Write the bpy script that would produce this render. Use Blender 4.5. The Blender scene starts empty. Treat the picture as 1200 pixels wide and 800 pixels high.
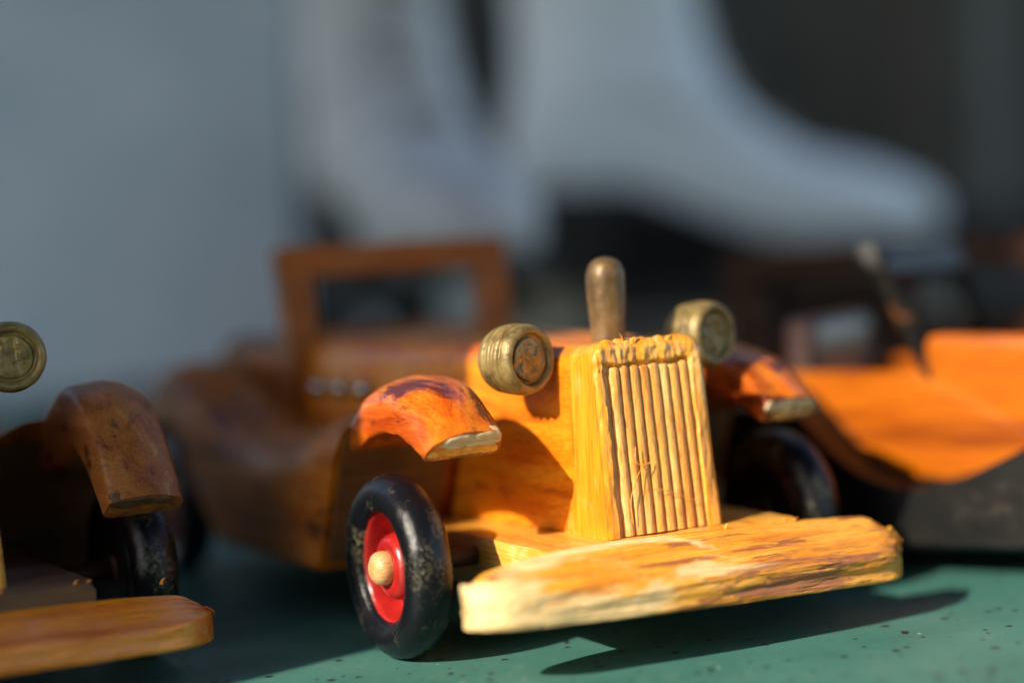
import bpy, bmesh, math, random
import numpy as np
from mathutils import Matrix, Vector, noise as mn

random.seed(4)
rnd = random.Random(11)
CM = 0.01
R = math.radians
scene = bpy.context.scene
C = scene.collection

# ------------------------------------------------------------------ camera
CAM_H, PITCH, ROLL = 8.37, math.atan(90 / 2100), R(3.5)
fw = Vector((0, math.cos(PITCH), -math.sin(PITCH)))
up0 = Vector((0, math.sin(PITCH), math.cos(PITCH)))
rt0 = Vector((1, 0, 0))
right = rt0 * math.cos(ROLL) - up0 * math.sin(ROLL)
up = up0 * math.cos(ROLL) + rt0 * math.sin(ROLL)
cam = bpy.data.cameras.new('camera')
cam.sensor_width = 36
cam.lens = 63
cam.clip_start = 0.01
cam.clip_end = 100
cam.dof.use_dof = True
cam.dof.focus_distance = 0.382
cam.dof.aperture_fstop = 2.75
cam.dof.aperture_blades = 9
camo = bpy.data.objects.new('camera', cam)
C.objects.link(camo)
m = Matrix.Identity(4)
for i in range(3):
    m[i][0], m[i][1], m[i][2] = right[i], up[i], -fw[i]
m[2][3] = CAM_H * CM
camo.matrix_world = m
scene.camera = camo

# ------------------------------------------------------------------ light
SUN_AZ, SUN_EL = R(43), R(32.8)          # azimuth counted from picture-left towards behind the camera
to_sun = Vector((-math.cos(SUN_AZ) * math.cos(SUN_EL), -math.sin(SUN_AZ) * math.cos(SUN_EL), math.sin(SUN_EL)))
w = bpy.data.worlds.new('World')
scene.world = w
w.use_nodes = True
nt = w.node_tree
bg = nt.nodes['Background']
sky = nt.nodes.new('ShaderNodeTexSky')
sky.sky_type = 'NISHITA'
sky.sun_disc = False
sky.sun_elevation = SUN_EL
sky.sun_rotation = math.atan2(to_sun.x, to_sun.y)
nt.links.new(sky.outputs[0], bg.inputs[0])
bg.inputs[1].default_value = 0.15
sun = bpy.data.lights.new('sun', 'SUN')
sun.energy = 4.4
sun.angle = R(0.5)
sun.color = (1.0, 0.89, 0.72)
suno = bpy.data.objects.new('sun', sun)
C.objects.link(suno)
suno.rotation_euler = (-to_sun).to_track_quat('-Z', 'Y').to_euler()
suno.location = to_sun * 3
scene.view_settings.view_transform = 'Standard'
scene.view_settings.look = 'None'
scene.view_settings.gamma = 1
scene.view_settings.exposure = 0.86


# ------------------------------------------------------------------ materials
class NT:
    def __init__(s, name):
        s.m = bpy.data.materials.new(name)
        s.m.use_nodes = True
        s.t = s.m.node_tree
        s.p = s.t.nodes['Principled BSDF']

    def n(s, typ, **k):
        o = s.t.nodes.new(typ)
        for a, b in k.items():
            setattr(o, a, b)
        return o

    def l(s, a, b):
        s.t.links.new(a, b)

    def coords(s, scale=(1, 1, 1), rand=True, rot=(0, 0, 0)):
        tc = s.n('ShaderNodeTexCoord')
        mp = s.n('ShaderNodeMapping')
        mp.inputs['Scale'].default_value = [100 * q for q in scale]
        mp.inputs['Rotation'].default_value = rot
        s.l(tc.outputs['Object'], mp.inputs['Vector'])
        if rand:
            oi = s.n('ShaderNodeObjectInfo')
            mu = s.n('ShaderNodeMath', operation='MULTIPLY')
            mu.inputs[1].default_value = 61.0
            s.l(oi.outputs['Random'], mu.inputs[0])
            s.l(mu.outputs[0], mp.inputs['Location'])
        return mp.outputs[0]

    def noise(s, vec, scale=1, detail=5, rough=.55, dist=0, out='Fac'):
        o = s.n('ShaderNodeTexNoise')
        o.inputs['Scale'].default_value = scale
        o.inputs['Detail'].default_value = detail
        o.inputs['Roughness'].default_value = rough
        o.inputs['Distortion'].default_value = dist
        s.l(vec, o.inputs['Vector'])
        return o.outputs[out]

    def ramp(s, fac, stops, interp='LINEAR'):
        o = s.n('ShaderNodeValToRGB')
        o.color_ramp.interpolation = interp
        e = o.color_ramp.elements
        while len(e) < len(stops):
            e.new(0.5)
        for q, (pos, col) in zip(e, stops):
            q.position = pos
            q.color = (*col, 1) if len(col) == 3 else col
        s.l(fac, o.inputs[0])
        return o.outputs[0]

    def mask(s, fac, lo, hi):
        o = s.n('ShaderNodeMapRange')
        o.interpolation_type = 'SMOOTHSTEP'
        o.inputs['From Min'].default_value = lo
        o.inputs['From Max'].default_value = hi
        s.l(fac, o.inputs['Value'])
        return o.outputs[0]

    def mix(s, fac, a, b, mode='MIX'):
        o = s.n('ShaderNodeMix', data_type='RGBA', blend_type=mode)
        for sock, v in ((o.inputs[0], fac), (o.inputs[6], a), (o.inputs[7], b)):
            if isinstance(v, bpy.types.NodeSocket):
                s.l(v, sock)
            elif isinstance(v, (int, float)):
                sock.default_value = v
            else:
                sock.default_value = (*v, 1)
        return o.outputs[2]

    def math(s, op, a, b):
        o = s.n('ShaderNodeMath', operation=op)
        for i, v in enumerate((a, b)):
            if isinstance(v, bpy.types.NodeSocket):
                s.l(v, o.inputs[i])
            else:
                o.inputs[i].default_value = v
        return o.outputs[0]

    def bump(s, h, strength=.3, dist=.02):
        o = s.n('ShaderNodeBump')
        o.inputs['Strength'].default_value = strength
        o.inputs['Distance'].default_value = dist * CM
        s.l(h, o.inputs['Height'])
        s.l(o.outputs[0], s.p.inputs['Normal'])
        return o

    def set(s, **k):
        names = dict(col='Base Color', rough='Roughness', metal='Metallic', coat='Coat Weight', crough='Coat Roughness',
                     spec='Specular IOR Level', sheen='Sheen Weight')
        for a, v in k.items():
            i = s.p.inputs[names[a]]
            if isinstance(v, bpy.types.NodeSocket):
                s.l(v, i)
            elif isinstance(v, (int, float)):
                i.default_value = v
            else:
                i.default_value = (*v, 1)
        return s


def axis_scale(axis, along, across):
    return [along if a == axis else across for a in 'XYZ']


def wood(name, light, mid, dark, axis='X', raw=None, raw_lo=.6, raw_hi=.7, stain=None, st_lo=.55, st_hi=.75,
         rough=.38, coat=.5, bump=.35, streak=1.0, bscale=.5, pale_bias=None, st_along=.55, st_across=1.3, spec=.5):
    q = NT(name)
    v1 = q.coords(axis_scale(axis, .16, 1.5 * streak))
    n1 = q.noise(v1, 1.0, 7, .62, .6)
    v2 = q.coords(axis_scale(axis, .8, 20))
    n2 = q.noise(v2, 1.0, 4, .6, .3)
    v3 = q.coords(axis_scale(axis, .35, .9))
    n3 = q.noise(v3, bscale * 1.6, 5, .6, .8)
    col = q.ramp(n1, [(.30, dark), (.44, mid), (.58, light), (.72, mid)])
    fib = q.ramp(n2, [(.35, (.62, .55, .48)), (.55, (1, 1, 1))])
    col = q.mix(.75, col, fib, 'MULTIPLY')
    if stain:
        n4 = q.noise(q.coords(axis_scale(axis, st_along, st_across)), .9, 6, .68, .6)
        mk = q.mask(n4, st_lo, st_hi)
        col = q.mix(mk, col, stain)
    rg = q.mask(n3, .2, .8)
    rgh = q.n('ShaderNodeMapRange')
    rgh.inputs['To Min'].default_value = rough - .12
    rgh.inputs['To Max'].default_value = rough + .15
    q.l(rg, rgh.inputs['Value'])
    ct = coat
    if raw:
        n3b = n3
        if pale_bias:
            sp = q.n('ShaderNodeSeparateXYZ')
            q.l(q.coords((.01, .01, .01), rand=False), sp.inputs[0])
            n3b = q.math('ADD', n3, q.math('MULTIPLY', sp.outputs[pale_bias[0]], pale_bias[1] * 100))
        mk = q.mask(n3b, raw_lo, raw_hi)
        fr = q.mix(.8, raw, fib, 'MULTIPLY')
        col = q.mix(mk, col, fr)
        inv = q.math('SUBTRACT', 1.0, mk)
        ct = q.math('MULTIPLY', inv, coat)
    q.set(col=col, rough=rgh.outputs[0], coat=ct, crough=.18, spec=spec)
    h = q.math('ADD', n2, q.math('MULTIPLY', q.noise(q.coords((3, 3, 3)), 2.5, 4, .6), .5))
    q.bump(h, bump, .03)
    return q.m


M = {}
M['bonnet'] = wood('varnished_orange_wood', (.84, .30, .012), (.76, .195, .005), (.44, .075, .003), 'X', st_along=.2, st_across=1.6, stain=(.42, .085, .006), st_lo=.54, st_hi=.68,
                   raw=(.84, .44, .08), raw_lo=.60, raw_hi=.74, coat=.15, spec=.35, rough=.36, bump=.15, streak=.8)
M['grille'] = wood('varnished_yellow_wood', (.87, .40, .032), (.83, .31, .016), (.66, .19, .008), 'Z',
                   raw=(.88, .55, .18), raw_lo=.50, raw_hi=.68, coat=.5, rough=.33, bump=.25, streak=.7,
                   stain=(.30, .10, .035), st_lo=.66, st_hi=.74)
M['rib'] = wood('carved_pale_wood', (.84, .40, .075), (.78, .30, .04), (.55, .17, .018), 'Z',
                raw=(.86, .48, .15), raw_lo=.52, raw_hi=.66, coat=.4, rough=.38, bump=.8, stain=(.40, .13, .02), st_lo=.58, st_hi=.72)
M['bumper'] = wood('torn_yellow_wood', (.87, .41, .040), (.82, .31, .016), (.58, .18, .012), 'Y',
                   raw=(.86, .60, .28), raw_lo=.57, raw_hi=.68, pale_bias=('Y', -.045), coat=.35, rough=.42, bump=.7, streak=1.6,  # raw wood; the bias also paints overexposed glare on the left end
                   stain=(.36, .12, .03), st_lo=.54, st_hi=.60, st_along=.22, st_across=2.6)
M['chassis'] = wood('pale_yellow_wood', (.84, .42, .06), (.80, .33, .035), (.64, .22, .018), 'X',
                    raw=(.80, .60, .30), raw_lo=.5, raw_hi=.7, coat=.3, rough=.42, bump=.25)
M['fender'] = wood('stained_orange_wood', (.68, .185, .010), (.58, .105, .005), (.34, .042, .003), 'X',
                   stain=(.085, .012, .006), st_lo=.45, st_hi=.62, coat=.35, rough=.3, bump=.25)
M['end'] = wood('raw_end_grain', (.74, .58, .36), (.66, .46, .22), (.42, .24, .09), 'Y', coat=0, rough=.6, bump=.8)
M['body'] = wood('brown_varnished_wood', (.42, .13, .006), (.31, .082, .004), (.11, .022, .002), 'X',
                 stain=(.035, .008, .004), st_lo=.54, st_hi=.70, coat=.0, spec=.15, rough=.45, bump=.15)
M['frame'] = wood('red_brown_wood', (.40, .12, .018), (.32, .09, .013), (.15, .038, .007), 'Y', coat=.0, spec=.2, rough=.45, bump=.2)
M['peg'] = wood('plain_peg_wood', (.70, .40, .17), (.60, .30, .11), (.42, .17, .05), 'Y', coat=.2, rough=.45, bump=.4)
M['orange'] = wood('bright_orange_wood', (.50, .130, .001), (.41, .092, .001), (.16, .028, .001), 'X', coat=0, spec=.12, rough=.45, bump=.12)
M['cutbrown'] = wood('brown_end_grain', (.15, .068, .022), (.11, .048, .016), (.06, .024, .008), 'Y', coat=.1, rough=.5, bump=.5)  # end grain darkened to deepen the shade inside the wheel arch
M['bumper2'] = wood('smooth_orange_wood', (.88, .33, .022), (.82, .24, .012), (.66, .13, .006), 'Y', raw=(.86, .44, .10), raw_lo=.6, raw_hi=.75, coat=.5, rough=.35, bump=.3)
M['fender2'] = wood('dull_brown_wood', (.36, .13, .03), (.28, .09, .02), (.15, .045, .012), 'X', raw=(.46, .26, .11), raw_lo=.6, raw_hi=.7, stain=(.05, .014, .007), st_lo=.52, st_hi=.68, coat=.1, rough=.42, bump=.3, spec=.3)
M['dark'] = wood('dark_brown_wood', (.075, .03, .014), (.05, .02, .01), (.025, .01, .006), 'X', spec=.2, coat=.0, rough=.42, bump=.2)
M['seat'] = wood('dark_red_wood', (.035, .012, .009), (.025, .009, .007), (.015, .006, .005), 'Y', coat=.3, rough=.4, bump=.2)


def m_black(name, scuff=(.30, .26, .13), lo=.62, hi=.74, rough=.26, base=(.012, .013, .017), coat=.15, fine=11, spec=.35):
    q = NT(name)
    n1 = q.noise(q.coords((.8, .8, .8)), 1.0, 4, .6)
    n2 = q.noise(q.coords((fine, fine, fine)), 1.0, 7, .75)
    patch = q.mask(n1, lo - .12, hi)
    speck = q.mask(n2, .48, .62)
    mk = q.math('MULTIPLY', patch, speck)
    stray = q.mask(n2, .72, .80)
    mk = q.math('MINIMUM', q.math('ADD', mk, q.math('MULTIPLY', stray, .6)), 1.0)
    q.set(col=q.mix(mk, base, scuff), rough=q.ramp(mk, [(0, (rough,) * 3), (1, (.8,) * 3)]), coat=coat, crough=.12, spec=spec)
    n3 = q.noise(q.coords((2.2, 2.2, 2.2)), 1.0, 3, .6)
    q.bump(q.math('ADD', n3, q.math('MULTIPLY', n2, .35)), .45, .06)
    return q.m


M['tyre'] = m_black('scuffed_black_paint', (.26, .23, .12), lo=.62, hi=.70, rough=.27, base=(.005, .0055, .008), coat=.0)
M['black'] = m_black('black_lacquer', (.06, .05, .035), .62, .75, .4, (.006, .006, .006), 0, spec=.2)
M['worn'] = m_black('worn_black_lacquer', (.50, .16, .025), .68, .70, .6, (.008, .007, .006), 0, 3, .1)


def m_red():
    q = NT('red_paint')
    n = q.noise(q.coords((2, 2, 2)), 1.0, 4, .6)
    n2 = q.noise(q.coords((9, 9, 9)), 1.0, 4, .6)
    c = q.ramp(n, [(.35, (.26, .008, .008)), (.6, (.40, .014, .011))])
    c = q.mix(q.mask(n2, .66, .74), c, (.06, .01, .01))
    q.set(col=c, rough=.3, coat=.3, crough=.2)
    q.bump(n2, .25, .03)
    return q.m


M['red'] = m_red()


def m_brass():
    q = NT('brass_paint')
    n = q.noise(q.coords((2.5, 2.5, 2.5)), 1.0, 6, .65)
    n2 = q.noise(q.coords((14, 14, 14)), 1.0, 4, .65)
    c = q.ramp(n, [(.30, (.09, .058, .018)), (.48, (.235, .165, .055)), (.68, (.33, .24, .09))])
    c = q.mix(q.mask(n2, .60, .72), c, (.05, .032, .014))
    q.set(col=c, metal=.28, rough=q.ramp(n2, [(.3, (.30,) * 3), (.7, (.52,) * 3)]))
    q.bump(q.math('ADD', n2, q.math('MULTIPLY', n, .6)), .45, .03)
    return q.m


M['brass'] = m_brass()
q = NT('dull_bronze_paint')
n_ = q.noise(q.coords((1.6, 1.6, 1.0)), 1.0, 6, .65)
n2_ = q.noise(q.coords((10, 10, 6)), 1.0, 5, .65)
q.set(col=q.ramp(n_, [(.3, (.06, .034, .012)), (.5, (.14, .082, .030)), (.7, (.22, .14, .06))]), metal=.2,
      rough=q.ramp(n2_, [(.3, (.34,) * 3), (.7, (.55,) * 3)]))
q.bump(q.math('ADD', n_, q.math('MULTIPLY', n2_, .5)), .5, .05)
M['bronze'] = q.m
q = NT('steel')
q.set(col=(.55, .56, .52), metal=1.0, rough=.25)
q.bump(q.noise(q.coords((6, 6, 6)), 1, 3), .15, .02)
M['steel'] = q.m


def m_table():
    q = NT('teal_painted_board')
    v = q.coords((1, 1, 1), rand=False)
    n1 = q.noise(v, .35, 5, .6)
    n2 = q.noise(q.coords((9, 9, 9), rand=False), 1.0, 5, .65)
    c = q.ramp(n1, [(.3, (.044, .150, .126)), (.7, (.066, .195, .165))])
    c = q.mix(.5, c, q.ramp(n2, [(.3, (.8, .8, .8)), (.7, (1.1, 1.1, 1.1))]), 'MULTIPLY')
    vo = q.n('ShaderNodeTexVoronoi')
    vo.inputs['Scale'].default_value = 3.6
    vo.inputs['Randomness'].default_value = 1
    q.l(v, vo.inputs['Vector'])
    dst = q.math('ADD', vo.outputs['Distance'], q.math('MULTIPLY', q.math('SUBTRACT', n2, .5), .45))
    sel = q.n('ShaderNodeSeparateColor')
    q.l(vo.outputs['Color'], sel.inputs[0])
    size = q.math('MULTIPLY', q.math('POWER', sel.outputs[0], 4.5), .44)
    pit = q.math('LESS_THAN', dst, size)
    vo2 = q.n('ShaderNodeTexVoronoi')
    vo2.inputs['Scale'].default_value = 1.7
    q.l(q.coords((1.3, .9, 1), rand=False), vo2.inputs['Vector'])
    s2 = q.n('ShaderNodeSeparateColor')
    q.l(vo2.outputs['Color'], s2.inputs[0])
    spk = q.math('LESS_THAN', q.math('ADD', vo2.outputs['Distance'], q.math('MULTIPLY', q.math('SUBTRACT', n2, .5), .2)),
                 q.math('MULTIPLY', q.math('POWER', s2.outputs[1], 4.0), .12))
    c = q.mix(q.math('MULTIPLY', spk, .7), c, (.40, .42, .33))
    scr = q.noise(q.coords((.25, 7.0, 1), rand=False, rot=(0, 0, .5)), 1.0, 3, .6)
    scr2 = q.noise(q.coords((9.0, .3, 1), rand=False, rot=(0, 0, .3)), 1.0, 3, .6)
    c = q.mix(q.math('MULTIPLY', q.mask(scr, .68, .72), .35), c, (.17, .30, .25))
    c = q.mix(q.math('MULTIPLY', q.mask(scr2, .69, .73), .35), c, (.03, .10, .08))
    blot = q.noise(v, .9, 6, .7, .5)
    c = q.mix(q.math('MULTIPLY', q.mask(blot, .52, .75), .4), c, (.15, .24, .19))
    c = q.mix(pit, c, (.018, .022, .02))
    q.set(col=c, rough=q.ramp(n2, [(.3, (.42,) * 3), (.7, (.58,) * 3)]), spec=.35)
    h = q.math('SUBTRACT', q.math('MULTIPLY', q.math('ADD', n1, n2), .3), q.math('MULTIPLY', pit, .9))
    q.bump(h, .5, .05)
    return q.m


M['table'] = m_table()


def m_plain(name, c0, c1, rough=.6, scale=.6, bump=.2, axis=None, **k):
    q = NT(name)
    n = q.noise(q.coords(axis or (1, 1, 1)), scale, 5, .6)
    q.set(col=q.ramp(n, [(.3, c0), (.7, c1)]), rough=rough, **k)
    q.bump(q.noise(q.coords((5, 5, 5)), 1, 4), bump, .05)
    return q.m


M['leather'] = m_plain('white_leather', (.80, .87, .90), (.86, .91, .93), .45, .25)
M['leather_worn'] = m_plain('creased_white_leather', (.50, .47, .44), (.84, .86, .87), .5, .45)
M['lace'] = m_plain('tan_lace', (.26, .22, .17), (.36, .30, .23), .8, 2)
M['sole'] = m_plain('dark_sole', (.018, .015, .013), (.03, .026, .022), .5, .5)
M['panel'] = m_plain('blue_grey_paint', (.50, .63, .74), (.72, .82, .90), .6, .09)
M['cloth'] = m_plain('dark_olive_cloth', (.050, .046, .036), (.085, .078, .060), .9, .12)
M['canvas'] = m_plain('grey_canvas', (.07, .07, .068), (.10, .10, .097), .85, .3)
M['crate'] = m_plain('blackened_wood', (.012, .011, .010), (.024, .020, .017), .6, .5, .3, axis=(.2, 2, 2))
M['postm'] = m_plain('grey_green_paint', (.12, .13, .11), (.15, .16, .14), .6, .2)


# ------------------------------------------------------------------ mesh helpers (all in centimetres)
def fbm(p, oct=4, gain=.5):
    s, a, f = 0.0, 1.0, 1.0
    for _ in range(oct):
        s += a * mn.noise((p[0] * f, p[1] * f, p[2] * f))
        a *= gain
        f *= 2.03
    return s


def terrace(t, k=4.0, sharp=5.0):
    t = t * k
    b = math.floor(t)
    fr = (t - b - .5) * sharp
    return (b + 1 / (1 + math.exp(-fr * 2))) / k


def build(name, V, F, mat, parent=None, sharp=40, disp=None, smooth=True):
    me = bpy.data.meshes.new(name)
    V = np.asarray(V, float)
    me.from_pydata((V * CM).tolist(), [], F)
    bm = bmesh.new()
    bm.from_mesh(me)
    bmesh.ops.recalc_face_normals(bm, faces=bm.faces)
    if disp:
        bm.normal_update()
        for v in bm.verts:
            p = v.co / CM
            v.co += v.normal * (disp(p, v.normal) * CM)
    bm.to_mesh(me)
    bm.free()
    if smooth:
        me.shade_smooth()
        if sharp:
            me.set_sharp_from_angle(angle=R(sharp))
    me.materials.append(M[mat] if isinstance(mat, str) else mat)
    o = bpy.data.objects.new(name, me)
    C.objects.link(o)
    if parent:
        o.parent = parent
    return o


def loft(rings, caps=3):
    rings = [np.asarray(r, float) for r in rings]
    n = len(rings[0])

    def capr(r):
        c = r.mean(0)
        return [c + (r - c) * (1 - (i + 1) / (caps + 1)) for i in range(caps)], c
    out = []
    c0 = c1 = None
    if caps:
        a, c0 = capr(rings[0])
        b, c1 = capr(rings[-1])
        rings = a[::-1] + rings + b
    V = np.concatenate(rings).tolist()
    F = []
    for i in range(len(rings) - 1):
        for j in range(n):
            k = (j + 1) % n
            F.append((i * n + j, i * n + k, (i + 1) * n + k, (i + 1) * n + j))
    if caps:
        V.append(list(c0)); V.append(list(c1))
        L = len(V)
        last = (len(rings) - 1) * n
        for j in range(n):
            k = (j + 1) % n
            F.append((k, j, L - 2))
            F.append((last + j, last + k, L - 1))
    return V, F


def resample(poly, n, rnd_it=2):
    """closed polygon -> corner-rounded and evenly resampled ring of n points (2D or 3D)"""
    P = np.asarray(poly, float)
    for _ in range(rnd_it):
        Q = np.roll(P, -1, 0)
        P = np.stack([P * .86 + Q * .14, P * .14 + Q * .86], 1).reshape(-1, P.shape[1])
    Q = np.vstack([P, P[:1]])
    d = np.r_[0, np.cumsum(np.linalg.norm(np.diff(Q, axis=0), axis=1))]
    t = np.linspace(0, d[-1], n, endpoint=False)
    return np.stack([np.interp(t, d, Q[:, i]) for i in range(P.shape[1])], 1)


def rrect(a0, a1, b0, b1, r, n, rt=None):
    """rounded rectangle, matching samples for every ring; rt: radius of the two top corners"""
    rt = r if rt is None else rt
    pts = []
    for (ca, cb, s, rr) in ((a1, b0, -90, r), (a1, b1, 0, rt), (a0, b1, 90, rt), (a0, b0, 180, r)):
        ca2 = ca - rr if ca == a1 else ca + rr
        cb2 = cb - rr if cb == b1 else cb + rr
        for i in range(7):
            t = R(s + 15 * i)
            pts.append((ca2 + rr * math.cos(t), cb2 + rr * math.sin(t)))
    P = np.array(pts)
    Q = np.vstack([P, P[:1]])
    d = np.r_[0, np.cumsum(np.linalg.norm(np.diff(Q, axis=0), axis=1) + 1e-9)]
    t = np.linspace(0, d[-1], n, endpoint=False)
    return np.stack([np.interp(t, d, Q[:, i]) for i in range(2)], 1)


def lathe(profile, n, axis, origin, close=False):
    """profile: list of (along, radius)"""
    V, F = [], []
    ox, oy, oz = origin
    for (a, r) in profile:
        for j in range(n):
            t = 2 * math.pi * j / n
            c, s = r * math.cos(t), r * math.sin(t)
            V.append({'X': (ox + a, oy + c, oz + s), 'Y': (ox + c, oy + a, oz + s), 'Z': (ox + c, oy + s, oz + a)}[axis])
    m_ = len(profile)
    for i in range(m_ if close else m_ - 1):
        i2 = (i + 1) % m_
        for j in range(n):
            k = (j + 1) % n
            F.append((i * n + j, i * n + k, i2 * n + k, i2 * n + j))
    return V, F


def smooth_profile(pts, n):
    P = np.asarray(pts, float)
    d = np.r_[0, np.cumsum(np.linalg.norm(np.diff(P, axis=0), axis=1))]
    t = np.linspace(0, d[-1], n)
    out = np.stack([np.interp(t, d, P[:, i]) for i in range(P.shape[1])], 1)
    for _ in range(3):
        out[1:-1] = (out[:-2] + 2 * out[1:-1] + out[2:]) / 4
    return out


def catmull(pts, n):
    P = [np.asarray(p, float) for p in pts]
    P = [2 * P[0] - P[1]] + P + [2 * P[-1] - P[-2]]
    out = []
    S = len(P) - 3
    for i in range(n):
        t = i / (n - 1) * S
        k = min(int(t), S - 1)
        u = t - k
        a, b, c, d = P[k:k + 4]
        out.append(.5 * ((2 * b) + (c - a) * u + (2 * a - 5 * b + 4 * c - d) * u * u + (3 * b - a - 3 * c + d) * u ** 3))
    return out


def tube(path, rad, n=8):
    rings = []
    P = [np.asarray(p, float) for p in path]
    for i, p in enumerate(P):
        t = P[min(i + 1, len(P) - 1)] - P[max(i - 1, 0)]
        t /= np.linalg.norm(t) + 1e-9
        a = np.cross(t, (0.31, .2, .93)); a /= np.linalg.norm(a) + 1e-9
        b = np.cross(t, a)
        r = rad(i / (len(P) - 1)) if callable(rad) else rad
        rings.append([p + r * (math.cos(2 * math.pi * j / n) * a + math.sin(2 * math.pi * j / n) * b) for j in range(n)])
    return loft(rings, 1)


def box(x0, x1, y0, y1, z0, z1, r=.12, nl=24, n=48):
    """rounded box lofted along x"""
    rings = []
    for i in range(nl):
        t = i / (nl - 1)
        x = x0 + (x1 - x0) * t
        e = min(x - x0, x1 - x)
        k = 0 if e > r else r - math.sqrt(max(r * r - (r - e) ** 2, 0))
        q = rrect(y0 + k * .6, y1 - k * .6, z0 + k * .6, z1 - k * .6, r, n)
        rings.append([(x, a, b) for a, b in q])
    return loft(rings, 2)


def rough_disp(amp=.02, s=1.2):
    return lambda p, nn: amp * fbm((p[0] * s, p[1] * s, p[2] * s), 4)


def empty(name, loc, yaw, label, cat, group=None):
    o = bpy.data.objects.new(name, None)
    o.empty_display_size = .01
    C.objects.link(o)
    o.location = [q_ * CM for q_ in loc]
    o.rotation_euler = (0, 0, yaw)
    o['label'] = label
    o['category'] = cat
    if group:
        o['group'] = group
    return o


def tag(o, label, cat, group=None):
    o['label'] = label
    o['category'] = cat
    if group:
        o['group'] = group
    return o


# ------------------------------------------------------------------ setting
def make_table():
    V, F = [], []
    nx, ny = 2, 2
    v, f = box(-170, 95, -60, 150, -3.2, 0, .15, 12, 40)
    o = build('tabletop', v, f, 'table')
    o['kind'] = 'structure'
    return o


make_table()


# ------------------------------------------------------------------ wooden roadster
def make_wheel(parent, x, y, side, r=2.0, spokes=False):
    """side: -1 picture-left side of the car, +1 the other; outward is side*y"""
    z = r
    prof = []
    hub = smooth_profile([(.0, .30), (.26, .32), (.30, .48), (.26, .62), (.12, .72), (-.24, .77), (-.34, .90), (-.30, 1.04),
                          (.26, 1.15), (.32, 1.20), (.28, 1.26), (.05, 1.3), (-.40, 1.25), (-.42, .8), (-.42, .1)], 70)
    prof = [(side * a, rr) for a, rr in hub]
    v, f = lathe(prof, 64, 'Y', (x, y, z))
    rim = build('wheel', v, f, 'red', parent, disp=rough_disp(.012, 2.5))
    rm, Rc = .43, r - .43
    prof = []
    for i in range(72):
        t = 2 * math.pi * i / 72
        c, s = math.cos(t), math.sin(t)
        rdg = .045 * math.exp(-((c + .72) / .10) ** 2)
        prof.append(((rm * 1.2 + rdg) * math.copysign(abs(s) ** .9, s), Rc + rm * math.copysign(abs(c) ** .92, c)))
    v, f = lathe(prof, 120, 'Y', (x, y, z), close=True)
    build('tyre', v, f, 'tyre', rim, disp=lambda p, n_: .016 * fbm((p[0] * 1.6, p[1] * 1.6, p[2] * 1.6), 4) +
          (.02 * min(0, fbm((p[0] * 5, p[1] * 5, p[2] * 5 + 9), 2) + .25)))
    pg = smooth_profile([(-.5, .33), (.22, .34), (.32, .385), (.46, .375), (.57, .30), (.63, .16), (.64, .001)], 30)
    v, f = lathe([(side * a, rr) for a, rr in pg], 40, 'Y', (x, y, z))
    build('axle_peg', v, f, 'peg', rim, disp=rough_disp(.014, 3))
    v, f = lathe([(side * a, rr) for a, rr in smooth_profile([(-.44, .05), (-.46, .3), (-.48, .8), (-.50, 1.2), (-.44, 1.34), (-.38, 1.2), (-.43, .1)], 24)], 48, 'Y', (x, y, z))
    build('inner_disc', v, f, 'black', rim)
    return rim


def make_headlight(parent, x, y, z, r=.77, side=-1, turn=0.0):
    prof = smooth_profile([(-1.28, .01), (-1.28, .34), (-1.20, .52), (-1.04, .66), (-.90, .735), (-.82, .755), (-.77, .69), (-.72, .765),
                           (-.60, .79), (-.53, .715), (-.46, .80), (-.36, .80), (-.29, .725), (-.22, .80), (-.1, .77),
                           (-.01, .72), (.02, .665), (0, .61), (-.05, .57), (-.13, .55), (-.14, .45), (-.14, .01)], 150)
    k = r / .79
    v, f = lathe([(a * k, rr * k) for a, rr in prof], 80, 'X', (x, y, z))
    ct, st = math.cos(turn), math.sin(turn)
    px, py = x - .6, y

    def sw(p):
        a, b = p[0] - px, p[1] - py
        return (px + a * ct - b * st, py + a * st + b * ct, p[2])
    v = [sw(p) for p in v]
    h = build('headlight', v, f, 'brass', parent, disp=rough_disp(.010, 3), sharp=0)
    # embossed disc in the rim
    V, F = [], []
    nr, na = 26, 72
    sd = rnd.uniform(0, 50)
    for i in range(nr + 1):
        rr = .50 * k * i / nr
        for j in range(na):
            t = 2 * math.pi * j / na
            a, b = rr * math.cos(t), rr * math.sin(t)
            g = terrace(fbm((a * 2.6 + sd, b * 2.6, sd), 3), 3, 6) * .085 + .012 * fbm((a * 9, b * 9, sd), 3)
            e = 1 if i < nr - 2 else (nr - i) / 2.5
            V.append((x + (-.10 + (g + .03) * e - (.06 if i == nr else 0)) * k, y + a, z + b))
    for i in range(nr):
        for j in range(na):
            kk = (j + 1) % na
            F.append((i * na + j, i * na + kk, (i + 1) * na + kk, (i + 1) * na + j))
    build('lens', [sw(p) for p in V], F, 'brass', h, sharp=0)
    # peg that fixes the lamp to the bonnet
    v, f = tube([(x - .75, y, z), (x - .85, y - side * .6, z - .05), (x - .9, y - side * 1.2, z - .1)], .2, 14)
    build('lamp_bracket', v, f, 'brass', h)
    return h


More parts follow.
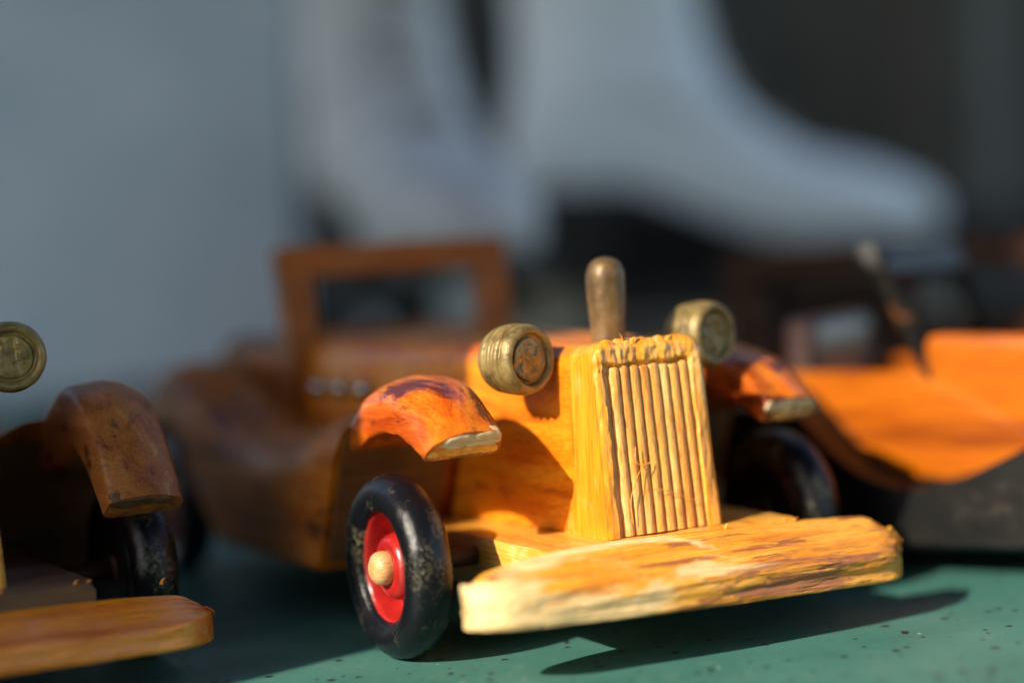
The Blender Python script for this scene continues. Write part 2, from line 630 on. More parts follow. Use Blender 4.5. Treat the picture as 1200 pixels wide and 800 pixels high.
def make_grille(parent):
    lean = math.atan(.42 / 4.2)
    bx, bz = 2.95, 2.42
    Ht = 4.22

    def put(d, y, h):           # d: forward from the front plane, h: up along the leaning block
        return (bx + d * math.cos(lean) - h * math.sin(lean), y, bz + h * math.cos(lean) + d * math.sin(lean))

    def hw(h):
        w_ = 1.48 - .08 * h / Ht
        rr = .42
        e = h - (Ht - rr)
        if e > 0:
            w_ -= rr - math.sqrt(max(rr * rr - e * e, 0)) * 1.0
        return w_
    nu, nv = 130, 150
    V, F = [], []
    idx = {}

    def sm(a, b, t):
        t = max(0, min(1, (t - a) / (b - a)))
        return t * t * (3 - 2 * t)
    for j in range(nv + 1):
        h = Ht * j / nv
        for i in range(nu + 1):
            u = -1 + 2 * i / nu
            y = u * hw(h)
            jl = .05 * fbm((h * 1.6, 3.3, 0), 4)
            jr = .04 * fbm((h * 1.2, 9.3, 0), 4)
            jt = .06 * fbm((y * 2.0, 0, 5.1), 4)
            ins = sm(-1.17 + jl - .03, -1.17 + jl + .03, y) * (1 - sm(1.06 + jr - .06, 1.06 + jr + .04, y)) * (1 - sm(3.70 + jt - .05, 3.70 + jt + .05, h))
            d = -.12 * ins
            edge = hw(h) - abs(y)
            d -= .10 * (1 - sm(0, .13, edge)) * (1 if y > 0 else .7)
            topd = Ht - h
            d -= .14 * (1 - sm(0, .2, topd))
            d += .035 * terrace(fbm((y * 2.5, h * .7, 2), 4), 4, 5) * (1 - ins) + .008 * fbm((y * 9, h * 3, 7), 3)
            if h > 3.5:
                d += .045 * fbm((y * 4.5, h * 2.4, 4), 4)
            hh = h + (.09 * max(0, fbm((y * 3.2, 1.7, 8), 4)) if j > nv - 4 else 0)
            V.append(put(d, y, hh))
            idx[i, j] = len(V) - 1
    for j in range(nv):
        for i in range(nu):
            F.append((idx[i, j], idx[i + 1, j], idx[i + 1, j + 1], idx[i, j + 1]))
    # boundary ring extruded back
    ring = [(i, 0) for i in range(nu)] + [(nu, j) for j in range(nv)] + [(i, nv) for i in range(nu, 0, -1)] + [(0, j) for j in range(nv, 0, -1)]
    prev = [idx[k] for k in ring]
    D = 1.95
    ns = 26
    for s in range(1, ns + 1):
        cur = []
        for (i, j) in ring:
            h = Ht * j / nv
            y = (-1 + 2 * i / nu) * hw(h)
            o_ = .02 * fbm((s * .3, y * .6 + 4, h * .35), 4)
            hh = h + (.05 * fbm((y * 3.2, s * .15, 8), 4) if j == nv else 0)
            V.append(put(-.1 - D * s / ns, y * (1 + o_), hh))
            cur.append(len(V) - 1)
        L = len(cur)
        for k in range(L):
            F.append((prev[k], cur[k], cur[(k + 1) % L], prev[(k + 1) % L]))
        prev = cur
    F.append(tuple(prev))
    g = build('grille', V, F, 'grille', parent, sharp=35)
    # carved ribs
    ys = np.linspace(-.91, .93, 8)
    for k, yc in enumerate(ys):
        rings = []
        top = 3.68 + .04 * rnd.uniform(-1, 1)
        wd = .148 * rnd.uniform(.93, 1.08)
        nl = 90
        sd = k * 7.3
        for s in range(nl):
            t = s / (nl - 1)
            h = .02 + (top - .02) * t
            sq = 1 - .045 * t
            off = .003 * fbm((h * .8, sd, 1), 3)
            e = 1.0
            if t > .965:
                e = math.sqrt(max(0, 1 - ((t - .965) / .035) ** 2)) * .85 + .15
            ring = []
            for a in range(18):
                an = 2 * math.pi * a / 18
                c, s_ = math.cos(an), math.sin(an)
                rr = 1 + .035 * fbm((c * .8 + sd, s_ * .8, h * .8), 3) + .10 * min(0, fbm((h * 3.6, sd + 4, c), 3) + .1)
                ring.append(put(-.150 + .145 * e * s_ * rr, yc * sq + off + wd * c * rr, h))
            rings.append(ring)
        v, f = loft(rings, 1)
        build('rib', v, f, 'rib', g, sharp=60)
    # splinters standing on the ragged top edge and a loose fibre across the ribs
    for (y, h0, dy, dh, dd, wd_) in ((-.50, 4.16, -.20, .22, .12, .03), (-.75, 4.10, -.25, .11, .02, .10), (-.35, 4.12, .2, .11, .03, .11), (.55, 4.1, .2, .12, 0, .09)):
        pts = catmull([put(-.16, y, h0 - .06), put(-.13 + dd * .4, y + dy * .4, h0 + dh * .6), put(-.12 + dd, y + dy, h0 + dh)], 8)
        v, f = tube(pts, lambda t, w_=wd_: w_ * (1 - t) ** .7 + .004, 6)
        build('splinter', v, f, 'grille', g)
    for pts in ([(.02, -.86, .28), (.05, -.88, .75), (.06, -.72, 1.15), (.05, -.52, 1.42), (.05, -.30, 1.52)],
                [(.05, -.62, 1.9), (.07, -.66, 1.6), (.07, -.5, 1.48), (.04, -.28, 1.54)],
                [(.04, -.30, .95), (.06, .0, .9), (.07, .4, .74), (.06, .78, .58)]):
        v, f = tube(catmull([put(*p) for p in pts], 24), .009, 6)
        build('fibre', v, f, 'grille', g)
    return g


def make_fender(parent, side, tipdrop=0.0, big=0.0, bulk=0.0, tl=0.0, yo_=0.0, mat='fender'):
    """arched mudguard over a front wheel"""
    top = [(-2.9, 4.75), (-2.5, 5.1), (-2.0, 5.4), (-1.2, 5.82), (-.15, 6.02 + big), (.75 + tl * .3, 5.85 + big), (1.5 + tl * .7, 5.4 + big * .5 - tipdrop * .3),
           (2.12 + tl, 4.92 - tipdrop)]
    P = catmull(top, 90)
    rings = []
    N = 72
    for i, p in enumerate(P):
        t = i / 89
        q_ = P[min(i + 1, 89)] - P[max(i - 1, 0)]
        tx, tz = q_ / np.linalg.norm(q_)
        nx, nz = -tz, tx
        th = .68 + (.48 + bulk) * math.sin(t * math.pi) + bulk * .4
        yi, yo = 3.38 + yo_, 5.12 + yo_ + .12 * math.sin(min(1, t * 1.2) * math.pi)
        poly = [(yi, -th), (yi, -.10), (yi + .25, 0), ((yi + yo) / 2, .06), (yo - .5, -.03), (yo - .12, -.22), (yo, -.42), (yo, -th + .1), (yo - .04, -th)]
        rg = resample(poly, N, 2)
        rings.append([(p[0] + nx * b, side * a, p[1] + nz * b) for a, b in rg])
    v, f = loft(rings, 4)

    def dsp(p, n_):
        return .022 * fbm((p[0] * .9, p[1] * .9 + 5, p[2] * .9), 4)
    fe = build('fender', v, f, mat, parent, sharp=48, disp=dsp)
    # raw cut tip with its glued crack
    p = P[-1]
    q_ = P[-1] - P[-2]
    tx, tz = q_ / np.linalg.norm(q_)
    nx, nz = -tz, tx
    for (d0, d1, ex, mt, nm) in ((-.60, -.40, .02, 'chassis' if mat == 'fender' else mat, 'cut_tip'), (-.36, -.04, .035, 'end' if mat == 'fender' else 'cutbrown', 'cut_tip')):
        rings = []
        for s in range(10):
            e = -.16 + (ex + .16) * s / 9
            k = .03 if s == 9 else 0
            rg = resample([(3.40 + yo_ + k, d0 + k), (5.08 + yo_ - k - (.12 if d1 > -.1 else 0), d0 + k), (4.98 + yo_ - k - (.35 if d1 > -.1 else 0), d1 - k), (3.44 + yo_ + k, d1 - k + .03)], 60, 2)
            rings.append([(p[0] + tx * e + nx * b, side * a, p[1] + tz * e + nz * b) for a, b in rg])
        v, f = loft(rings, 5)
        build(nm, v, f, mt, fe, disp=lambda p_, n_: .06 * fbm((p_[0] * 2.6, p_[1] * 2.6, p_[2] * 2.6), 4))
    return fe


def make_bumper(parent, mat='bumper', rough=1.0, btop=0.0):
    rings = []
    NL, N = 300, 190
    for i in range(NL):
        t = i / (NL - 1)
        y = -5.5 + 11.0 * t
        a = abs(y) / 5.5
        xf = 5.0 - .35 * a * a
        e = max(0, abs(y) - (4.55 if y < 0 else 4.4))
        rr = 1.0
        xf -= 1.0 * (1 - math.sqrt(max(0, 1 - (e / 1.12) ** 2)))
        xb = 3.25 + .25 * a * a
        e2 = max(0, abs(y) - 5.0) / .5
        xb += .35 * e2 * e2
        zt = 2.46 - .02 * y - (.02 * max(0, -y - 2.0) ** 2) - .18 * a ** 4 - .55 * max(0, (abs(y) - 4.7) / .8) ** 2 * (1 - btop) - btop
        zm = 1.72 + .03 * math.sin(y * 1.3) - .030 * y - btop * .3
        zb = 1.04 - .035 * y
        poly = [(xb, zb), (xf - .06, zb), (xf, zb + .1), (xf - .02, zm), (xf - .55 + .25 * a, zm + .38 - btop * .8), (xb + .22, zt), (xb, zt - .02)]
        rg = resample(poly, N, 2)
        rings.append([(p_[0], y, p_[1]) for p_ in rg])
    v, f = loft(rings, 8)

    def dsp(p, n_):
        up_ = max(0, n_[2] * .7 + n_[0] * .8)
        g = fbm((p[0] * 1.7, p[1] * .16 + .02 * p[0], p[2] * 1.7 + 3), 4)
        a = .075 * (terrace(g, 4.0, 6.0)) * up_
        b = .04 * terrace(fbm((p[0] * 4.6, p[1] * .35, p[2] * 4.6 + 8), 3), 3.0, 5) * up_
        c = .010 * fbm((p[0] * 6, p[1] * 3, p[2] * 6), 3) + .018 * fbm((p[0] * 9, p[1] * .55, p[2] * 9 + 2), 3) * up_
        return (a + b - .03) * rough + c
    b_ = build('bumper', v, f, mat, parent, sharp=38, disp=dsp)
    # ragged shavings at the upper back edge
    for (y, x, z, dy, dz) in ((2.7, 3.42, 2.34, .12, .10), (2.95, 3.42, 2.33, .15, .07), (4.55, 3.5, 2.15, .1, .08), (1.2, 3.36, 2.42, .1, .05)):
        v, f = tube(catmull([(x, y, z - .05), (x, y + dy * .5, z + dz * .7), (x + .03, y + dy, z + dz)], 7), lambda t: .04 * (1 - t) + .004, 6)
        build('splinter', v, f, mat, b_)
    return b_


def make_roadster(name, label, loc, yaw, tipdrop=0.0, big=0.0, lampz=(6.3, 6.5), group=None, bmat='bumper', brough=1.0, turn=R(17), bulk=0.0, tl=0.0, fy=0.0, fmat='fender', btop=0.0, cmat='chassis'):
    car = empty(name, loc, yaw, label, 'toy car', group)
    # chassis plank
    v, f = box(-18.5, 3.5, -3.2, 3.2, 1.25, 2.4, .10, 80, 60)
    build('chassis', v, f, cmat, car, disp=rough_disp(.03, .9))
    # bonnet
    rings = []
    for i in range(110):
        t = i / 109
        x = 1.6 - 11.6 * t
        hw = 1.36 + 1.57 * t ** .8
        zt = 6.52 + .16 * t
        rg = rrect(-hw, hw, 2.40, zt, .1, 110, .45)
        rings.append([(x, a + (.10 * math.sin((b - 2.4) / 4.2 * math.pi) * (1 if a > 0 else -1)), b) for a, b in rg])
    v, f = loft(rings, 3)
    build('bonnet', v, f, 'bonnet', car, disp=lambda p, n_: .018 * fbm((p[0] * .5, p[1], p[2] * 1.3), 4))
    make_grille(car)
    v, f = lathe(smooth_profile([(-.4, .38), (.1, .385), (.5, .41), (1.0, .44), (1.42, .435), (1.66, .35), (1.77, .19), (1.80, .002)], 60), 48, 'Z', (.95, 0, 6.62))
    build('radiator_cap', v, f, 'bronze', car, disp=rough_disp(.016, 2.2), sharp=0)
    make_headlight(car, 1.45, -2.42, lampz[0], .78, -1, turn)
    make_headlight(car, 1.45, 2.42, lampz[1], .76, 1, turn)
    for s in (-1, 1):
        make_fender(car, s, tipdrop, big, bulk, tl, fy, fmat)
        make_wheel(car, 0, s * 5.1, s)
        make_wheel(car, -15.4, s * 5.1, s)
        # axle block between wheel and chassis
    for x in (0, -15.4):
        v, f = tube([(x, -4.9, 2.0), (x, 0, 2.0), (x, 4.9, 2.0)], .22, 20)
        build('axle', v, f, 'dark', car)
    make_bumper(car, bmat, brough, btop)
    # side bodies: sweep down from the front mudguard and up again over the rear wheel
    for s in (-1, 1):
        ctl = [(-1.7, 5.45), (-3.2, 5.2), (-5.5, 4.7), (-8.4, 4.6), (-11, 5.2), (-12.8, 5.9), (-14.6, 6.1), (-16.4, 5.6), (-17.8, 4.2)]
        bot = [(-1.7, 1.5), (-3.2, 1.45), (-5.5, 1.45), (-8.4, 1.45), (-11, 1.5), (-12.6, 2.9), (-14.6, 4.4), (-16.4, 4.2), (-17.8, 3.4)]
        T, B = catmull(ctl, 100), catmull(bot, 100)
        rings = []
        for i in range(100):
            (x, zt), (_, zb) = T[i], B[i]
            sl = .50 * max(0, 1 - i / 30)
            rings.append([(x - (zt - b) * sl, s * a, b) for a, b in rrect(2.4, 5.5, zb, zt, .12, 64, min(1.25, (zt - zb) * .4))])
        v, f = loft(rings, 4)
        sb = build('side_body', v, f, 'body', car, disp=rough_disp(.03, .5))
        rg = rrect(2.62, 5.3, 1.7, 4.9, .1, 64, .4)
        v, f = loft([[(-1.95 - (5.45 - b) * .50 + d, s * a, b) for a, b in rg] for d in (0, .15, .33, .36)], 4)
        build('cut_end', v, f, 'cutbrown', sb, disp=rough_disp(.02, 1.5))
    # tub with cockpit and rounded tail
    for s in (-1, 1):
        rings = []
        for i in range(60):
            t = i / 59
            x = -9.9 - 8.4 * t
            zt = 6.5 + .25 * math.sin(t * 2.6) - (0 if t < .6 else 2.6 * ((t - .6) / .4) ** 2)
            yo = 3.35 - (0 if t < .7 else 1.2 * ((t - .7) / .3) ** 2)
            rings.append([(x, s * a, b) for a, b in rrect(2.3 - (0 if t < .7 else 1.0 * ((t - .7) / .3)), yo, 2.38, zt, .1, 48, .35)])
        v, f = loft(rings, 3)
        build('cockpit_side', v, f, 'body', car, disp=rough_disp(.03, .6))
    rings = []
    for i in range(40):
        t = i / 39
        x = -14.6 - 3.9 * t
        zt = 6.75 - 2.9 * t ** 2.2
        rings.append([(x, a, b) for a, b in rrect(-2.35 + .9 * t * t, 2.35 - .9 * t * t, 2.38, zt, .1, 48, .5)])
    v, f = loft(rings, 3)
    build('tail', v, f, 'body', car, disp=rough_disp(.03, .6))
    v, f = box(-14.4, -11.4, -2.2, 2.2, 2.42, 4.1, .3, 24, 48)
    st = build('seat', v, f, 'seat', car, disp=rough_disp(.03, .8))
    v, f = box(-14.58, -13.9, -2.1, 2.1, 4.0, 6.3, .25, 16, 48)
    build('seat_back', v, f, 'seat', st, disp=rough_disp(.03, .8))
    # windscreen frame of four bars
    px, ln = -10.3, -.10
    def bar(nm, y0, y1, z0, z1, par, th=.42):
        v_, f_ = box(-th, th, y0, y1, z0, z1, .10, 10, 44)
        v_ = [(px + a + (b_[1] - 6) * ln, b_[0], b_[1]) for a, *b_ in v_]
        return build(nm, v_, f_, 'frame', par, disp=rough_disp(.025, 1.1))
    ws = bar('windscreen_sill', -2.6, 2.6, 6.1, 6.78, car)
    ws.name = 'windscreen_frame'
    bar('post', -3.42, -2.58, 5.7, 8.5, ws, .45)
    bar('post', 2.58, 3.42, 5.7, 8.5, ws, .45)
    bar('top_bar', -3.44, 3.44, 8.35, 9.22, ws, .47)
    # exhaust studs along the bonnet side
    for s in (-1, 1):
        for x in (-9.0, -7.85, -6.7):
            hw = 1.36 + 1.57 * ((1.6 - x) / 11.6) ** .8
            v, f = lathe(smooth_profile([(-.3, .24), (.12, .25), (.28, .2), (.36, .1), (.38, .002)], 20), 28, 'Y', (0, 0, 0))
            v = [(x + a, s * (hw + .08 + b), 5.42 + c) for a, b, c in v]
            build('exhaust_stud', v, f, 'steel', car)
    return car


YAW = R(28)


def heading(th):          # car +X towards (sin th, -cos th)
    return th - math.pi / 2


make_roadster('toy_roadster', 'sunlit wooden toy car with brass headlights, ribbed grille and red hub wheels',
              (1.73, 41.06, 0), heading(YAW), group=None)
make_roadster('toy_roadster', 'wooden toy car wholly in shade beside the pale blue grey panel',
              (-13.4, 38.2, 0), heading(R(31)), tipdrop=1.0, big=.25, lampz=(6.95, 7.05), bmat='bumper2', brough=.35, turn=R(-10), bulk=.35, tl=.8, fy=.4, fmat='fender2', btop=.4, cmat='cutbrown')


# ------------------------------------------------------------------ orange tub car with black wings
def prism(poly, y0, y1, n=160, nl=10, r=.08, it=1):
    """side profile (x,z) extruded across y with softened rims"""
    P = resample(poly, n, it)
    c = P.mean(0)
    rings = []
    for i in range(nl):
        t = i / (nl - 1)
        y = y0 + (y1 - y0) * t
        e = min(abs(y - y0), abs(y1 - y))
        k = 0 if e >= r else (r - math.sqrt(max(r * r - (r - e) ** 2, 0)))
        nrm = P - c
        L = np.linalg.norm(nrm, axis=1, keepdims=True)
        Q = P - nrm / L * k * .8
        rings.append([(a, y, b) for a, b in Q])
    V = [p for rg in rings for p in rg]
    F = []
    for i in range(nl - 1):
        for j in range(n):
            k = (j + 1) % n
            F.append((i * n + j, i * n + k, (i + 1) * n + k, (i + 1) * n + j))
    F.append(tuple(range(n)))
    F.append(tuple((nl - 1) * n + j for j in range(n)))
    return V, F


def make_tourer():
    th = R(58)
    car = empty('toy_tourer', (12.257, 48.614, 0), heading(th), 'bright orange wooden toy car with black wings and raked worn windscreen post', 'toy car')
    for s in (-1, 1):
        poly = [(-7.5, 1.6), (9.5, 1.6), (9.6, 5.6), (.25, 5.92), (.05, 5.85), (-.05, 5.1), (-.3, 4.98), (-3.8, 5.0), (-7.2, 5.2)]
        y0, y1 = (-3.2, -2.5) if s < 0 else (2.5, 3.2)
        if s > 0:
            poly = [(a, min(b, 5.1)) for a, b in poly]
        v, f = prism(poly, y0, y1, 220, 12, .12)
        build('body_side', v, f, 'orange', car)
        # long black wing: rear arch, running board, front arch
        poly = [(-8.6, 2.2), (-8.2, 4.0), (-7.0, 5.25), (-5.4, 5.6), (-4.0, 5.1), (-3.0, 4.3), (-2.1, 3.2), (-1.3, 2.5), (-.4, 2.12), (.6, 2.08), (1.6, 2.45),
                (2.8, 3.05), (4.2, 3.9), (5.6, 4.5), (7.0, 4.5), (8.4, 3.8), (9.2, 2.6), (8.6, 2.4), (7.4, 3.5), (6.0, 3.5), (4.6, 2.2), (3.9, .75),
                (-2.6, .75), (-3.6, 2.4), (-5.2, 4.2), (-6.8, 3.9), (-7.9, 2.2)]
        y0, y1 = (-5.2, -3.25) if s < 0 else (3.25, 5.2)
        v, f = prism(poly, y0, y1, 300, 14, .2, 2)
        build('wing', v, f, 'black', car, disp=rough_disp(.03, .6))
    v, f = prism([(.3, 1.7), (9.4, 1.7), (9.5, 5.0), (.4, 5.3)], -2.5, 2.5, 100, 8, .05)
    build('bonnet', v, f, 'orange', car)
    v, f = box(-7.4, 9.2, -3.1, 3.1, 1.0, 1.75, .1, 30, 40)
    build('chassis', v, f, 'dark', car)
    v, f = box(-3.2, -1.2, -2.4, 2.4, 1.8, 3.6, .25, 16, 40)
    st = build('seat', v, f, 'seat', car)
    v, f = box(-4.3, -3.4, -2.3, 2.3, 1.9, 6.4, .3, 14, 48)
    build('seat_back', v, f, 'seat', st)
    v, f = box(-7.3, -6.6, -2.5, 2.5, 1.9, 5.3, .1, 10, 40)
    build('tail', v, f, 'dark', car)
    # raked windscreen
    fr = None
    for y in (-3.0, 3.0):
        v, f = tube([(.1, y, 4.8), (-.55, y, 6.3), (-1.38, y, 8.1)], .24, 18)
        o = build('post' if fr else 'windscreen_frame', v, f, 'worn', fr or car, disp=rough_disp(.05, 1.6))
        fr = fr or o
    v, f = box(-.32, .32, -3.3, 3.3, -.42, .42, .12, 8, 40)
    v = [(-1.3 + a - c * .42, b, 7.9 + c) for a, b, c in v]
    build('top_bar', v, f, 'black', fr, disp=rough_disp(.04, 1.2))
    for (x, y, s) in ((6.4, -4.3, -1), (6.4, 4.3, 1), (-5.6, -4.3, -1), (-5.6, 4.3, 1)):
        make_wheel(car, x, y, s)
    for x in (6.4, -5.6):
        v, f = tube([(x, -4.2, 2.0), (x, 0, 2.0), (x, 4.2, 2.0)], .28, 20)
        build('axle', v, f, 'peg', car)
    return car


make_tourer()


# ------------------------------------------------------------------ dark closed car behind
def make_saloon():
    car = empty('toy_saloon', (15.6, 62.0, 0), heading(R(80)), 'dark brown closed wooden toy car behind the orange toy car', 'toy car')
    for s in (-1, 1):
        y0, y1 = (-3.1, -2.6) if s < 0 else (2.6, 3.1)
        lower = [(-8.2, 1.6), (10, 1.6), (10, 5.4), (4.4, 5.6), (-8.0, 5.6)]
        v, f = prism(lower, y0, y1, 120, 8, .1)
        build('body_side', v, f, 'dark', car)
        for x0, x1 in ((-8.0, -6.6), (-2.4, -1.6), (3.3, 4.2)):
            v, f = prism([(x0, 5.5), (x1, 5.5), (x1 - .2, 7.5), (x0 + .15, 7.5)], y0 + .03, y1 - .03, 60, 8, .1)
            build('window_pillar', v, f, 'dark', car)
        for x in (-5.6, 7.0):
            a = [(x + 2.7 * math.cos(R(t)), 2 + 2.7 * math.sin(R(t))) for t in range(5, 180, 10)]
            b = [(x + 2.15 * math.cos(R(t)), 2 + 2.15 * math.sin(R(t))) for t in range(175, 0, -10)]
            y2, y3 = (-5.0, -3.12) if s < 0 else (3.12, 5.0)
            v, f = prism(a + b, y2, y3, 140, 8, .1, 1)
            build('fender', v, f, 'black', car)
            make_wheel(car, x, s * 4.2, s)
    v, f = prism([(-8.3, 7.45), (4.4, 7.45), (4.3, 7.9), (2.0, 8.3), (-6.0, 8.35), (-8.0, 8.0)], -3.2, 3.2, 140, 12, .2)
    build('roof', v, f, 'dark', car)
    v, f = prism([(4.3, 1.7), (9.9, 1.7), (9.9, 5.3), (4.4, 5.5)], -2.6, 2.6, 80, 8, .1)
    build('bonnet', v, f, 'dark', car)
    v, f = box(-8.1, 9.8, -2.55, 2.55, 1.2, 1.9, .1, 20, 40)
    build('chassis', v, f, 'dark', car)
    v, f = box(-6.4, -1.4, .4, 2.4, 1.9, 7.3, .3, 14, 40)
    build('seat', v, f, 'seat', car)  # tall dark partition added so the windows look shaded inside
    for x in (-5.6, 7.0):
        v, f = tube([(x, -4.1, 2.0), (x, 0, 2.0), (x, 4.1, 2.0)], .28, 20)
        build('axle', v, f, 'peg', car)
    return car


make_saloon()


# ------------------------------------------------------------------ white skates on a dark crate
CR_Z = 3.0


def make_crate():
    c = empty('crate', (14, 97, 0), 0, 'low blackened wooden crate carrying the white skates', 'crate')
    for k in range(4):
        v, f = box(-36, 36, -16 + k * 8.05, -8.1 + k * 8.05, CR_Z - .7, CR_Z, .12, 20, 32)
        build('plank', v, f, 'crate', c)
    for y in (-15.9, 15.2):
        v, f = box(-35.8, 35.8, y, y + .9, 0, CR_Z - .75, .1, 16, 32)
        build('board', v, f, 'crate', c)


make_crate()


def make_filler_box():  # black box added to hide the lit curtain and darken below the boots
    c = empty('dark_filler_box', (20, 117, 0), 0, 'flat black box added to darken the gap below the white skates', 'case')
    v, f = box(-32, 32, -7, 7, 0, 8.2, .4, 30, 48)
    build('filler_body', v, f, 'sole', c)
    v, f = box(-32.3, 32.3, -7.3, 7.3, 8.25, 10.4, .4, 30, 48)
    build('lid', v, f, 'sole', c)


make_filler_box()


def make_skate(loc, yaw, label, L=26.0, mat='leather'):
    """toe towards local +x; boot sole sits above heel block and blade"""
    sk = empty('ice_skate', loc, yaw, label, 'skate', None)
    sk.scale = (.92,) * 3
    z0 = 6.2
    zs = [0, .6, 1.6, 3.0, 4.2, 5.4, 6.8, 8.4, 10.2, 12.5, 15.5, 19, 22.5, 25, 26]
    fr = [25.2, 25.9, 26.0, 25.0, 22.6, 18.9, 15.9, 13.9, 12.8, 12.3, 11.9, 12.0, 12.4, 12.7, 12.7]
    bk = [.5, .15, 0, .0, .1, .3, .7, 1.0, 1.1, 1.0, .7, .3, 0, -.1, -.1]
    wd = [3.5, 3.9, 4.1, 4.2, 4.1, 3.9, 3.7, 3.5, 3.4, 3.5, 3.7, 4.0, 4.2, 4.3, 4.3]
    zz = np.linspace(0, 26, 90)
    rings = []
    N = 72
    for z in zz:
        a, b, w_ = (np.interp(z, zs, q_) for q_ in (fr, bk, wd))
        ring = []
        for j in range(N):
            t = 2 * math.pi * j / N
            c, s = math.cos(t), math.sin(t)
            u = .5 + .5 * math.copysign(abs(c) ** .8, c)
            x = b + (a - b) * u
            pinch = 1.0
            if z < 6:
                xx = x / 26
                pinch = .78 + .22 * math.sin(min(1, abs(xx - .40) / .35) * math.pi / 2) ** 2 if xx < .75 else 1.0
            ring.append((x, w_ * math.copysign(abs(s) ** .75, s) * pinch, z0 + z))
        rings.append(ring)
    def lift(x):
        t = max(0, min(1, (18.0 - x) / 12.0))
        return 4.0 * t * t * (3 - 2 * t)
    rings = [[(a, b, c + lift(a) * (1 - .35 * min(1, (c - z0) / 26))) for a, b, c in rg] for rg in rings]
    for _ in range(4):
        A = np.array(rings)
        A[1:-1] = (A[:-2] + 2 * A[1:-1] + A[2:]) / 4
        rings = list(A)
    v, f = loft(rings, 3)
    boot = build('boot', v, f, mat, sk, disp=rough_disp(.15, .25), sharp=0)
    # sole and heel
    P = resample([(.2, -2.6), (7, -2.9), (12, -2.7), (19, -3.9), (24, -3.3), (26.2, 0), (24, 3.3), (19, 3.9), (12, 2.7), (7, 2.9), (.2, 2.6), (-.4, 0)], 80, 2)
    v, f = loft([[(a, b, z0 - .75 + h + lift(a)) for a, b in P] for h in (0, .3, .6, .85)], 6)
    build('sole', v, f, 'sole', sk)
    P = resample([(.2, -2.5), (6.5, -2.6), (7.2, 0), (6.5, 2.6), (.2, 2.5), (-.2, 0)], 50, 2)
    v, f = loft([[(a * (1 - .02 * i), b * (1 - .02 * i), z0 - 2.4 + (lift(a) + 1.68) * (1 - i / 8)) for a, b in P] for i in range(9)], 2)
    build('heel', v, f, 'sole', sk)
    # blade: toe plate, heel plate, stanchions and runner
    bl = [(-.8, 0.35), (.2, .02), (9, 0), (20, .05), (25.5, .5), (27.2, 1.6), (26.6, 2.3), (24.0, 1.7), (23.5, z0 - .8), (16.5, z0 - .8), (16.8, 1.9), (5.6, 1.8), (5.4, z0 - 2.45), (1.0, z0 - 2.45),
          (1.2, 1.6), (-.6, 1.3)]
    v, f = prism(bl, -.2, .2, 200, 4, .05, 1)
    build('blade', v, f, 'steel', sk)
    # laces up the front, tongue
    for k in range(9):
        z = 6.6 + k * 2.0
        a = np.interp(z, zs, fr)
        sl = .9
        z += lift(a) * .8
        pts = [(a - 2.2, -1.9, z0 + z - .2), (a - .25, -.9, z0 + z + .3), (a + .15, 0, z0 + z + .45), (a - .25, .9, z0 + z + .3), (a - 2.2, 1.9, z0 + z - .2)]
        v, f = tube(catmull(pts, 14), .45, 8)
        build('lace', v, f, 'lace', boot)
    return sk


def place_px(px, py, depth):
    v = fw + right * ((px - 600) / 2100) + up * ((400 - py) / 2100)
    return Vector((0, 0, CAM_H)) + v * depth


make_skate((-8.3, 96, CR_Z), R(-70), 'white lace-up skate boot turned with its laces showing', mat='leather_worn')
make_skate((.2, 105, CR_Z), R(-6), 'white skate boot seen from the side with its long toe stretched out').scale = (.96, .92, .92)

# ------------------------------------------------------------------ panel, curtain, post, added light blockers
v, f = box(-62, -10.8, -.9, .9, 0, 62, .2, 30, 40)
o = build('backdrop', v, f, 'panel')
o.location = (-1.2 * CM, 100 * CM, 0)
o.rotation_euler = (0, R(2.5), 0)
tag(o, 'pale blue grey upright board behind the shaded toy car', 'panel')


def make_curtain():
    V, F = [], []
    nx, nz = 260, 40
    for k in range(2):
        for j in range(nz + 1):
            z = .1 + 85 * j / nz
            for i in range(nx + 1):
                x = -75 + 165 * i / nx
                fold = 1.3 * math.sin(x * .33 + .8 * math.sin(x * .11)) + .9 * mn.noise((x * .12, 0, z * .02)) * 1.6 + .5 * math.sin(x * .9 + z * .02)
                V.append((x, 135 + fold * (1 - .2 * j / nz) + k * .5, z))
    W_ = nx + 1
    o_ = (nz + 1) * W_
    for j in range(nz):
        for i in range(nx):
            a = j * W_ + i
            F.append((a, a + 1, a + 1 + W_, a + W_))
            F.append((o_ + a, o_ + a + W_, o_ + a + 1 + W_, o_ + a + 1))
    edge = [i for i in range(W_)] + [j * W_ + nx for j in range(1, nz + 1)] + [nz * W_ + i for i in range(nx - 1, -1, -1)] + [j * W_ for j in range(nz - 1, 0, -1)]
    for a, b in zip(edge, edge[1:] + edge[:1]):
        F.append((a, o_ + a, o_ + b, b))
    return tag(build('curtain', V, F, 'cloth', sharp=0), 'dark olive cloth hanging in folds behind the skates', 'curtain')


make_curtain()
v, f = box(-.9, .9, -.9, .9, 0, 70, .2, 8, 32)
o = build('upright_post', v, f, 'postm')
o.location = (33.0 * CM, 120 * CM, 0)
tag(o, 'slim grey green upright post in front of the dark cloth', 'post')

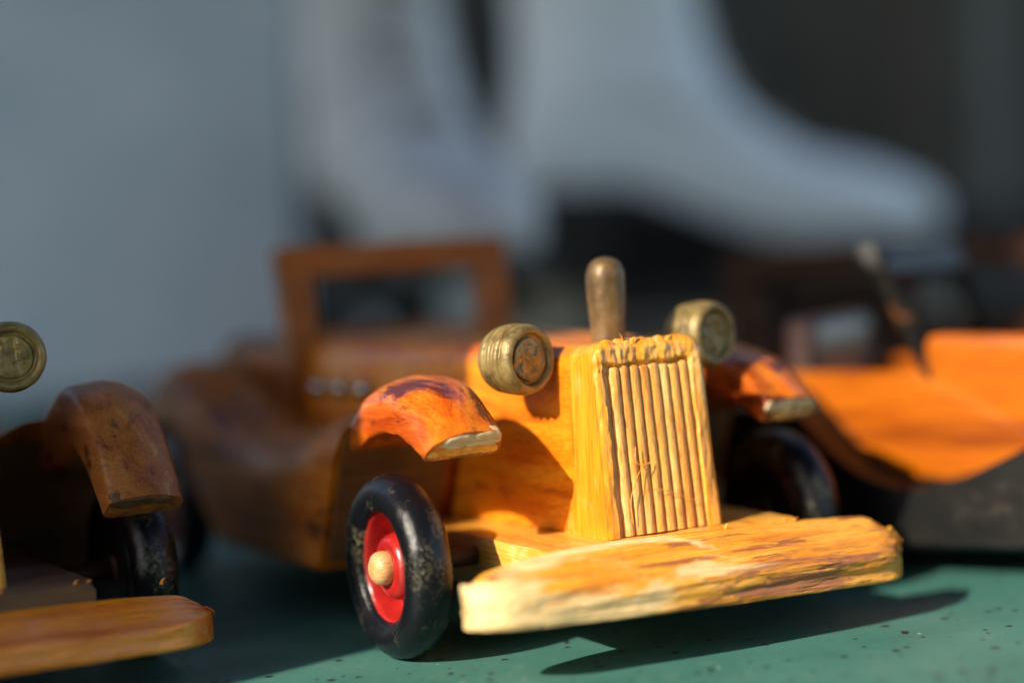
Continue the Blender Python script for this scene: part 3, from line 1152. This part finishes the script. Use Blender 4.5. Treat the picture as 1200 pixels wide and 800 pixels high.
# unseen screen added as a shade caster: keeps the sun off the left car, the tail of the middle car and everything behind
sd = Vector((math.cos(SUN_AZ), math.sin(SUN_AZ)))         # sun travel, horizontal
pd = Vector((-sd.y, sd.x))                                # across it, to the left and back
EDGE = 31.4
a0 = sd * -18 + pd * EDGE
v, f = box(0, 62, -.5, .5, 0, 70, .15, 30, 36)
o = build('shade_screen', v, f, 'canvas')
o.location = (a0.x * CM, a0.y * CM, 0)
o.rotation_euler = (0, 0, math.atan2(pd.y, pd.x))
tag(o, 'tall grey screen added out of view on the left to shade the toy cars', 'screen')


# unseen canopy on four poles, added to block sun and overhead sky
def make_shade_canopy():
    a = empty('shade_canopy', (0, 0, 0), 0, 'dark canopy on four poles added out of view to block sun and sky', 'awning')
    Z = 88
    V, F = [], []
    nx, ny = 40, 30
    for k in range(2):
        for j in range(ny + 1):
            for i in range(nx + 1):
                x, y = -140 + 238 * i / nx, -26 + 108 * j / ny
                sag = 2.2 * math.sin(math.pi * i / nx) * math.sin(math.pi * j / ny)
                V.append((x, y, Z - sag + .35 * mn.noise((x * .1, y * .1, 0)) + k * .4))
    W_ = nx + 1
    o_ = (ny + 1) * W_
    for j in range(ny):
        for i in range(nx):
            q0 = j * W_ + i
            F.append((q0, q0 + 1, q0 + 1 + W_, q0 + W_))
            F.append((o_ + q0, o_ + q0 + W_, o_ + q0 + 1 + W_, o_ + q0 + 1))
    edge = [i for i in range(W_)] + [j * W_ + nx for j in range(1, ny + 1)] + [ny * W_ + i for i in range(nx - 1, -1, -1)] + [j * W_ for j in range(ny - 1, 0, -1)]
    for p0, p1 in zip(edge, edge[1:] + edge[:1]):
        F.append((p0, o_ + p0, o_ + p1, p1))
    build('canopy', V, F, 'canvas', a, sharp=0)
    for x in (-138, 92):
        for y in (-24, 80):
            v_, f_ = lathe([(0, .01), (0, 1.2), (Z, 1.2), (Z + .1, .01)], 16, 'Z', (x, y, 0))
            build('pole', v_, f_, 'postm', a)


make_shade_canopy()

v, f = box(-22, 40, -.6, .6, 0, 66, .2, 24, 36)  # unseen dark board added behind the camera, cuts sky fill on the cars
o = build('sky_blocker', v, f, 'crate')
o.location = (0, -17 * CM, 0)
tag(o, 'black board added out of view behind the camera to cut sky light', 'board')
